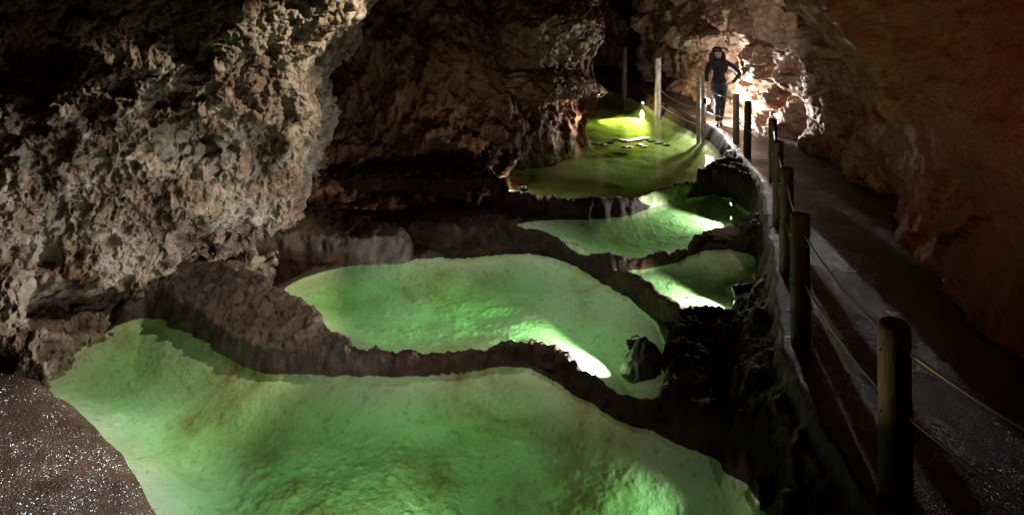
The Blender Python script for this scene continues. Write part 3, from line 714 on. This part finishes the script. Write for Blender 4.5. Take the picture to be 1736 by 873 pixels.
# P4 lamp, behind the boulder
p = at_z(1066, 610, LEV['P4']); torch((p.x+.0, p.y+.08, p.z+.10), (p.x-0.9, p.y+0.22, p.z-.16), .045, .16, 'small lamp behind the black boulder, throwing the white flare in the middle pool', 620, WHITE, 92)
# P3 torch
p = at_z(1242, 503, LEV['P3']); torch((p.x, p.y, p.z+.06), (p.x-0.9, p.y+0.08, p.z-.18), .060, .30, 'stubby brown submerged torch in the small right-hand pool', 220, WHITE, 96)
# P2 lamp
p = at_z(1238, 358, LEV['P2']); torch((p.x, p.y, p.z+.10), (p.x-1.2, p.y-0.4, p.z-.25), .04, .14, 'small bright lamp at the right end of the narrow upper pool', 160, WHITE, 90)
# P1: under the left ledge, and two at the back
torch(at(884, 319, 9.98), at(838, 286, 10.35), .04, .14, 'lamp at the near-left edge of the big back pool, lighting the cream rock', 20, (1, .88, .70), 84)
light('ledge_glow', 'POINT', at(866, 305, 10.3), 12, (1, .88, .70), .02)
p = at_z(995, 186, -0.26); torch((p.x-.1, p.y, -0.05), (p.x+1.3, p.y-.2, -0.5), .04, .14, 'warm lamp under the rock nose at the back pool', 260, (1, .82, .4), 80)
p = at_z(1092, 182, -0.26); torch((p.x-.05, p.y-.05, -0.15), (p.x-1.2, p.y-1.3, -0.5), .04, .14, 'warm lamp at the far bend of the back pool kerb', 620, (1, .88, .5), 90)
light('ledge_glow', 'SPOT', at(1012, 205, 13.6), 55, (1, .86, .66), .03, at(940, 200, 13.6), 90, .8)
light('post_edge_fill', 'SPOT', (0.4, 4.75, -0.1), 85, (1.0, .68, .28), .03, (2.2, 3.78, .72), 17, 1.0)  # added warm spot without a fixture, makes the nearest post's golden edge
light('ledge_glow', 'SPOT', at(880, 300, 10.0), 26, WHITE, .03, at(960, 332, 9.9), 120, 1.0)

# floodlight on the post
e = empty('path_floodlight', at(1199, 172, 13.32)); tag(e, 'bright white floodlight clamped to the thin post beside the person', 'lamp')
bm = bmesh.new(); bmesh.ops.create_uvsphere(bm, u_segments=20, v_segments=12, radius=.055); link('lens', bm, M['lens'], e)
bm = bmesh.new(); tube(bm, [(-.02, -.0, 0), (-.07, 0, 0), (-.09, 0, .0)], [.062, .058, .03], 20); link('housing', bm, M['black_metal'], e)

# thin black supply cords of the two lamps beside the bank
for pts_, lab in (([(1270, 512), (1284, 506), (1296, 492), (1304, 478)], 'thin black cord running from the brown torch to the bank of the small right pool'), ([(1122, 612), (1131, 590), (1134, 565), (1140, 548)], 'thin black cord curling up the bank from behind the black boulder')):
    lv = LEV['P3'] if pts_[0][0] > 1200 else LEV['P4']
    bm = bmesh.new(); q_ = [at_z(a, b, lv+.05+.03*i) for i, (a, b) in enumerate(pts_)]
    tube(bm, [tuple(x_) for x_ in q_], .008, 7); tag(link('lamp_cord', bm, M['black_metal']), lab, 'cord')

# ---- boulders and stones
def stone(name, loc, rad, m, seed, sub=5, amp=.28, peak=False):
    bm = bmesh.new(); bmesh.ops.create_icosphere(bm, subdivisions=sub, radius=1)
    me = bpy.data.meshes.new(name); bm.to_mesh(me); bm.free()
    n = len(me.vertices); co = np.zeros(n*3, np.float32); me.vertices.foreach_get('co', co); co = co.reshape(-1, 3)
    f1, f2 = worley(co+seed*3.3, 1.1, seed)
    d = 1+(np.minimum(f2-f1, .4)-.2)*amp+fbm(co, 1.1, 4, seed=seed)*amp+fbm(co, 4, 4, .6, seed=seed+3)*amp*.35
    co = co*d[:, None]*np.array(rad)
    if peak: co[:, :2] *= (1.15-0.62*ss(-0.2, 1.1, co[:, 2:3]/rad[2]))
    co[:, 2] = np.maximum(co[:, 2], -rad[2]*.6)
    me.vertices.foreach_set('co', co.ravel()); me.materials.append(m)
    me.polygons.foreach_set('use_smooth', np.ones(len(me.polygons), bool)); me.update()
    o = bpy.data.objects.new(name, me); C.objects.link(o); o.location = loc; return o
p = at_z(1094, 628, -0.80)
o = stone('boulder', (p.x, p.y+.0, -0.76), (.20, .17, .28), M['boulder'], 3, peak=True); tag(o, 'black pointed wet boulder standing in the right end of the middle pool', 'boulder')
p = at_z(1250, 400, -0.48)
o = stone('stone_slab', (p.x, p.y+.02, -0.49), (.44, .17, .10), M['slab'], 5, amp=.2); o.rotation_euler = (0, 0, -.05); tag(o, 'flat grey stone slab lying on the rim between the two right pools', 'stone')
p = at_z(668, 410, -0.4)
rs = random.Random(11)
k_ = 0
for px, py, s_ in ((1062, 240, .11), (1048, 238, .08), (1078, 238, .10), (1094, 236, .09), (1106, 240, .07), (1035, 243, .06), (1062, 250, .07), (1085, 247, .06), (1118, 244, .06), (1020, 246, .06), (1008, 244, .05), (1092, 250, .05), (1130, 247, .05)):
    p = at_z(px, py, LEV['P1'])
    o = stone('calcite_raft', (p.x, p.y, LEV['P1']+.002), (s_*1.6, s_*1.1, .018), M['boulder'], rs.randint(0, 50), 3, .5)
    tag(o, 'thin dark mineral flake floating in the loose row across the back pool', 'mineral flake', 'dark flakes floating on the back pool')

# ------------------------------------------------------------------ the person
def skin_obj(name, verts, edges, m, parent=None, sub=2, root=0):
    me = bpy.data.meshes.new(name); me.from_pydata([v[:3] for v in verts], edges, []); me.update()
    o = bpy.data.objects.new(name, me); C.objects.link(o)
    o.modifiers.new('skin', 'SKIN'); sk_ = me.skin_vertices[0] if me.skin_vertices else None
    if sk_ is None:
        bpy.context.view_layer.objects.active = o; bpy.ops.mesh.customdata_skin_add() ; sk_ = me.skin_vertices[0]
    for i, v in enumerate(verts):
        sk_.data[i].radius = (v[3], v[4] if len(v) > 4 else v[3]); sk_.data[i].use_root = (i == root)
    s_ = o.modifiers.new('sub', 'SUBSURF'); s_.levels = sub; s_.render_levels = sub
    o.modifiers['skin'].use_smooth_shade = True
    dg = bpy.context.evaluated_depsgraph_get(); ev = o.evaluated_get(dg)
    me2 = bpy.data.meshes.new_from_object(ev); bpy.data.objects.remove(o); 
    me2.name = name; me2.materials.clear(); me2.materials.append(m)
    for p_ in me2.polygons: p_.use_smooth = True
    o = bpy.data.objects.new(name, me2); C.objects.link(o)
    if parent is not None: o.parent = parent
    return o
M['skin'] = simple('skin', (0.62, 0.42, 0.34), 0.5, var=.06)
M['knit'] = simple('black_knit', (0.012, 0.013, 0.018), 0.85, var=.3, vs=60, bs=.3)
M['denim'] = simple('dark_denim', (0.018, 0.035, 0.065), 0.8, var=.4, vs=25, bs=.3)
M['hair'] = simple('dark_brown_hair', (0.045, 0.018, 0.010), 0.4, var=.4, vs=40)
M['boot'] = simple('black_leather', (0.015, 0.018, 0.022), 0.35)
J = dict(pelvis=(.035, 0, .86), waist=(.03, .0, 1.0), chest=(.035, .01, 1.17), neckb=(.03, .01, 1.33), neck=(.02, .0, 1.385), head=(.01, -.02, 1.48), crown=(.01, .0, 1.56),
  shR=(-.125, .01, 1.275), elR=(-.195, .05, 1.06), wrR=(-.205, -.02, .89),      # image left
  shL=(.20, .01, 1.275), elL=(.455, .06, 1.05), wrL=(.265, -.07, .875),
  hipR=(-.045, 0, .83), knR=(.015, -.02, .45), anR=(.01, .0, .08), hipL=(.115, 0, .83), knL=(.095, -.01, .45), anL=(.07, .05, .08))
def body():
    v = []; e = []
    def add(p, r, r2=None, par=None):
        v.append((*p, r, r2 or r)); i = len(v)-1
        if par is not None: e.append((par, i))
        return i
    pe = add(J['pelvis'], .085, .06); wa = add(J['waist'], .07, .05, pe); ch = add(J['chest'], .085, .055, wa); nb = add(J['neckb'], .05, .042, ch)
    nk = add(J['neck'], .042, .042, nb)
    h1 = add((.008, -.02, 1.425), .055, .062, nk); h2 = add((.008, -.012, 1.485), .07, .085, h1); h3 = add((.008, .0, 1.55), .055, .07, h2)
    for s, sh, el, wr, out in (('R', 'shR', 'elR', 'wrR', -1), ('L', 'shL', 'elL', 'wrL', 1)):
        a = add(J[sh], .036, .036, ch); A_, B_, C_ = Vector(J[sh]), Vector(J[el]), Vector(J[wr])
        m1 = add(tuple(A_.lerp(B_, .85)), .028, .028, a); b = add(tuple(B_), .027, .027, m1); m2 = add(tuple(B_.lerp(C_, .18)), .027, .027, b); c = add(J[wr], .021, .021, m2)
        d = (Vector(J[wr])-Vector(J[el])).normalized()
        if s == 'L': fd = Vector((-.93, -.25, .02)).normalized(); sd = Vector((0, .1, -1))
        else: fd = Vector((-.05, -.6, -.75)).normalized(); sd = Vector((1, 0, 0))
        W = Vector(J[wr]); pm = add(tuple(W+fd*.055), .024, .014, c)
        for k, ln in enumerate((.062, .072, .068, .054)):
            off = sd*((k-1.5)*.019); q1 = W+fd*.085+off; f1_ = add(tuple(q1), .009, .009, pm)
            f2_ = add(tuple(q1+fd*ln*.55+Vector((0, .008, -.004))), .008, .008, f1_); add(tuple(q1+fd*ln+Vector((0, .022, -.012))), .007, .007, f2_)
        t1 = add(tuple(W+fd*.03-sd*.03), .010, .010, pm); add(tuple(W+fd*.065-sd*.05), .008, .008, t1)
    for s in 'RL':
        a = add(J['hip'+s], .085, .085, pe); b = add(J['kn'+s], .052, .055, a); c = add(J['an'+s], .035, .04, b)
        add((J['an'+s][0]-.03, J['an'+s][1]-.11, .035), .032, .025, c)
    return v, e
v_, e_ = body()
v_ = [(q[0]*1.0, *q[1:]) for q in v_]
PB = at(1216, 213, 13.36)
per = skin_obj('person', v_, e_, M['skin']); per.location = (PB.x, PB.y, 0.0); per.scale = (1.04, 1.05, 1.0)
tag(per, 'person in black turtleneck and dark jeans, hand on hip, backlit on the path', 'person')
# face: brow, nose, lips and eyes shaped as small parts of the head
def ell(name, loc, r, m, parent):
    bm = bmesh.new(); bmesh.ops.create_uvsphere(bm, u_segments=14, v_segments=10, radius=1)
    for q in bm.verts: q.co = Vector((q.co.x*r[0], q.co.y*r[1], q.co.z*r[2]))
    return link(name, bm, m, parent, loc=loc)
M['eye'] = simple('eye', (.04, .025, .02), .2); M['lip'] = simple('lip', (.45, .16, .14), .4)
fx = -.012; fy = -.10
ell('nose', (fx, fy-.004, 1.455), (.011, .017, .022), M['skin'], per)
for sx in (-1, 1): ell('eye', (fx+sx*.026, fy+.012, 1.482), (.013, .008, .006), M['eye'], per)
for sx in (-1, 1): ell('eyebrow', (fx+sx*.028, fy+.010, 1.499), (.018, .008, .004), M['hair'], per)
ell('mouth', (fx, fy+.006, 1.425), (.021, .009, .007), M['lip'], per)
# clothing
def loft(bm, secs, seg=28):      # rings given as centre x, y, z and half-widths
    rings = [[bm.verts.new((cx_+math.cos(2*math.pi*k/seg)*rx_, cy_+math.sin(2*math.pi*k/seg)*ry_, z_)) for k in range(seg)] for cx_, cy_, z_, rx_, ry_ in secs]
    for a, b in zip(rings[:-1], rings[1:]):
        for k in range(seg): bm.faces.new((a[k], a[(k+1) % seg], b[(k+1) % seg], b[k]))
    bm.faces.new(rings[0][::-1]); bm.faces.new(rings[-1])
def limb(bm, P_, R_, n=22, wr=.004):
    P_ = [Vector(p_) for p_ in P_]; W_ = cr_matrix(len(P_), n); pts = [sum((P_[i]*W_[k, i] for i in range(len(P_))), Vector()) for k in range(n)]
    rad = [float(sum(R_[i]*W_[k, i] for i in range(len(P_))))+wr*math.sin(k*2.3) for k in range(n)]
    tube(bm, pts, rad, 14)
bm = bmesh.new()
loft(bm, [(.035,.0,.885,.150,.108),(.035,.0,.93,.146,.104),(.032,.0,1.0,.120,.088),(.032,.0,1.05,.115,.085),(.034,-.005,1.12,.132,.10),(.036,-.012,1.19,.148,.112),(.037,-.005,1.25,.160,.098),(.036,.005,1.295,.150,.078),(.030,.008,1.325,.098,.062),(.024,.006,1.35,.056,.054),(.02,.004,1.40,.050,.050)])
limb(bm, [(-.07,.005,1.275), J['shR'], (-.17,.04,1.17), J['elR'], (-.207,.02,.97), (J['wrR'][0], J['wrR'][1], J['wrR'][2]+.01)], [.055,.060,.050,.045,.038,.030])
limb(bm, [(.14,.005,1.275), J['shL'], (.345,.04,1.165), J['elL'], (.375,.0,.965), (J['wrL'][0]+.012, J['wrL'][1]+.01, J['wrL'][2]+.01)], [.055,.060,.050,.047,.038,.030])
link('turtleneck', bm, M['knit'], per)
bm = bmesh.new()
loft(bm, [(.035,0,.97,.118,.09),(.035,.004,.92,.140,.102),(.035,.010,.86,.160,.112),(.035,.008,.80,.160,.108),(.035,.004,.745,.140,.098)])
for hx, kx, ax, ay in ((-.035, .002, .005, .0), (.108, .098, .078, .05)):
    limb(bm, [(hx, .004, .86), (hx, .003, .74), ((hx+kx)/2, -.005, .60), (kx, -.018, .46), ((kx+ax)/2, .0, .28), (ax, ay, .10)], [.085,.090,.078,.062,.056,.045])
link('jeans', bm, M['denim'], per)
for s, dx in (('R', -.07), ('L', -.02)):
    a = J['an'+s]
    skin_obj('boot', [(a[0], a[1], .17, .05, .055), (a[0], a[1]+.01, .07, .042, .05), (a[0]+dx*.5, a[1]-.07, .045, .042, .036), (a[0]+dx, a[1]-.16, .034, .036, .026)], [(0, 1), (1, 2), (2, 3)], M['boot'], per)
# hair: a cap and many wavy locks
bm = bmesh.new(); bmesh.ops.create_uvsphere(bm, u_segments=24, v_segments=16, radius=1)
for q in bm.verts: q.co = Vector((q.co.x*.102, q.co.y*.105, q.co.z*.088))
_cap = bm
hv = [(.015, .02, 1.53, .088, .088), (.015, .035, 1.46, .085, .075), (.02, .05, 1.36, .09, .06), (.02, .06, 1.24, .085, .05)]
hair = skin_obj('hair', hv, [(0, 1), (1, 2), (2, 3)], M['hair'], per)
bm = bmesh.new(); hr = random.Random(2)
for k in range(110):
    a = math.pi*(0.04+0.92*k/109.0)*(1) ; a = -math.pi*0.10+ (math.pi*1.20)*k/109.0
    cx_, cy_ = math.cos(a), math.sin(a)
    r_ = .100+hr.uniform(-.014, .024); ln = hr.uniform(.34, .50); ph = hr.uniform(0, 6)
    pts = []
    for j in range(16):
        t = j/15.0; z = 1.575-.01*abs(cx_)-t*ln
        spread = r_*(0.35+0.65*min(1, t*5))+.055*t*(1 if t < .6 else 1)
        wv = .014*math.sin(ph+t*16)*min(1, t*4)
        pts.append((.012+cx_*(spread+wv)+.01*math.sin(ph+9*t), .015+cy_*(spread*.85)+wv*.6-(.05*t if abs(cx_) > .6 else 0), z))
    tube(bm, pts, [.012*(1-.55*j/15) for j in range(16)], 5)
link('hair_locks', bm, M['hair'], hair)
link('hair_crown', _cap, M['hair'], hair, loc=(.012, .035, 1.54))
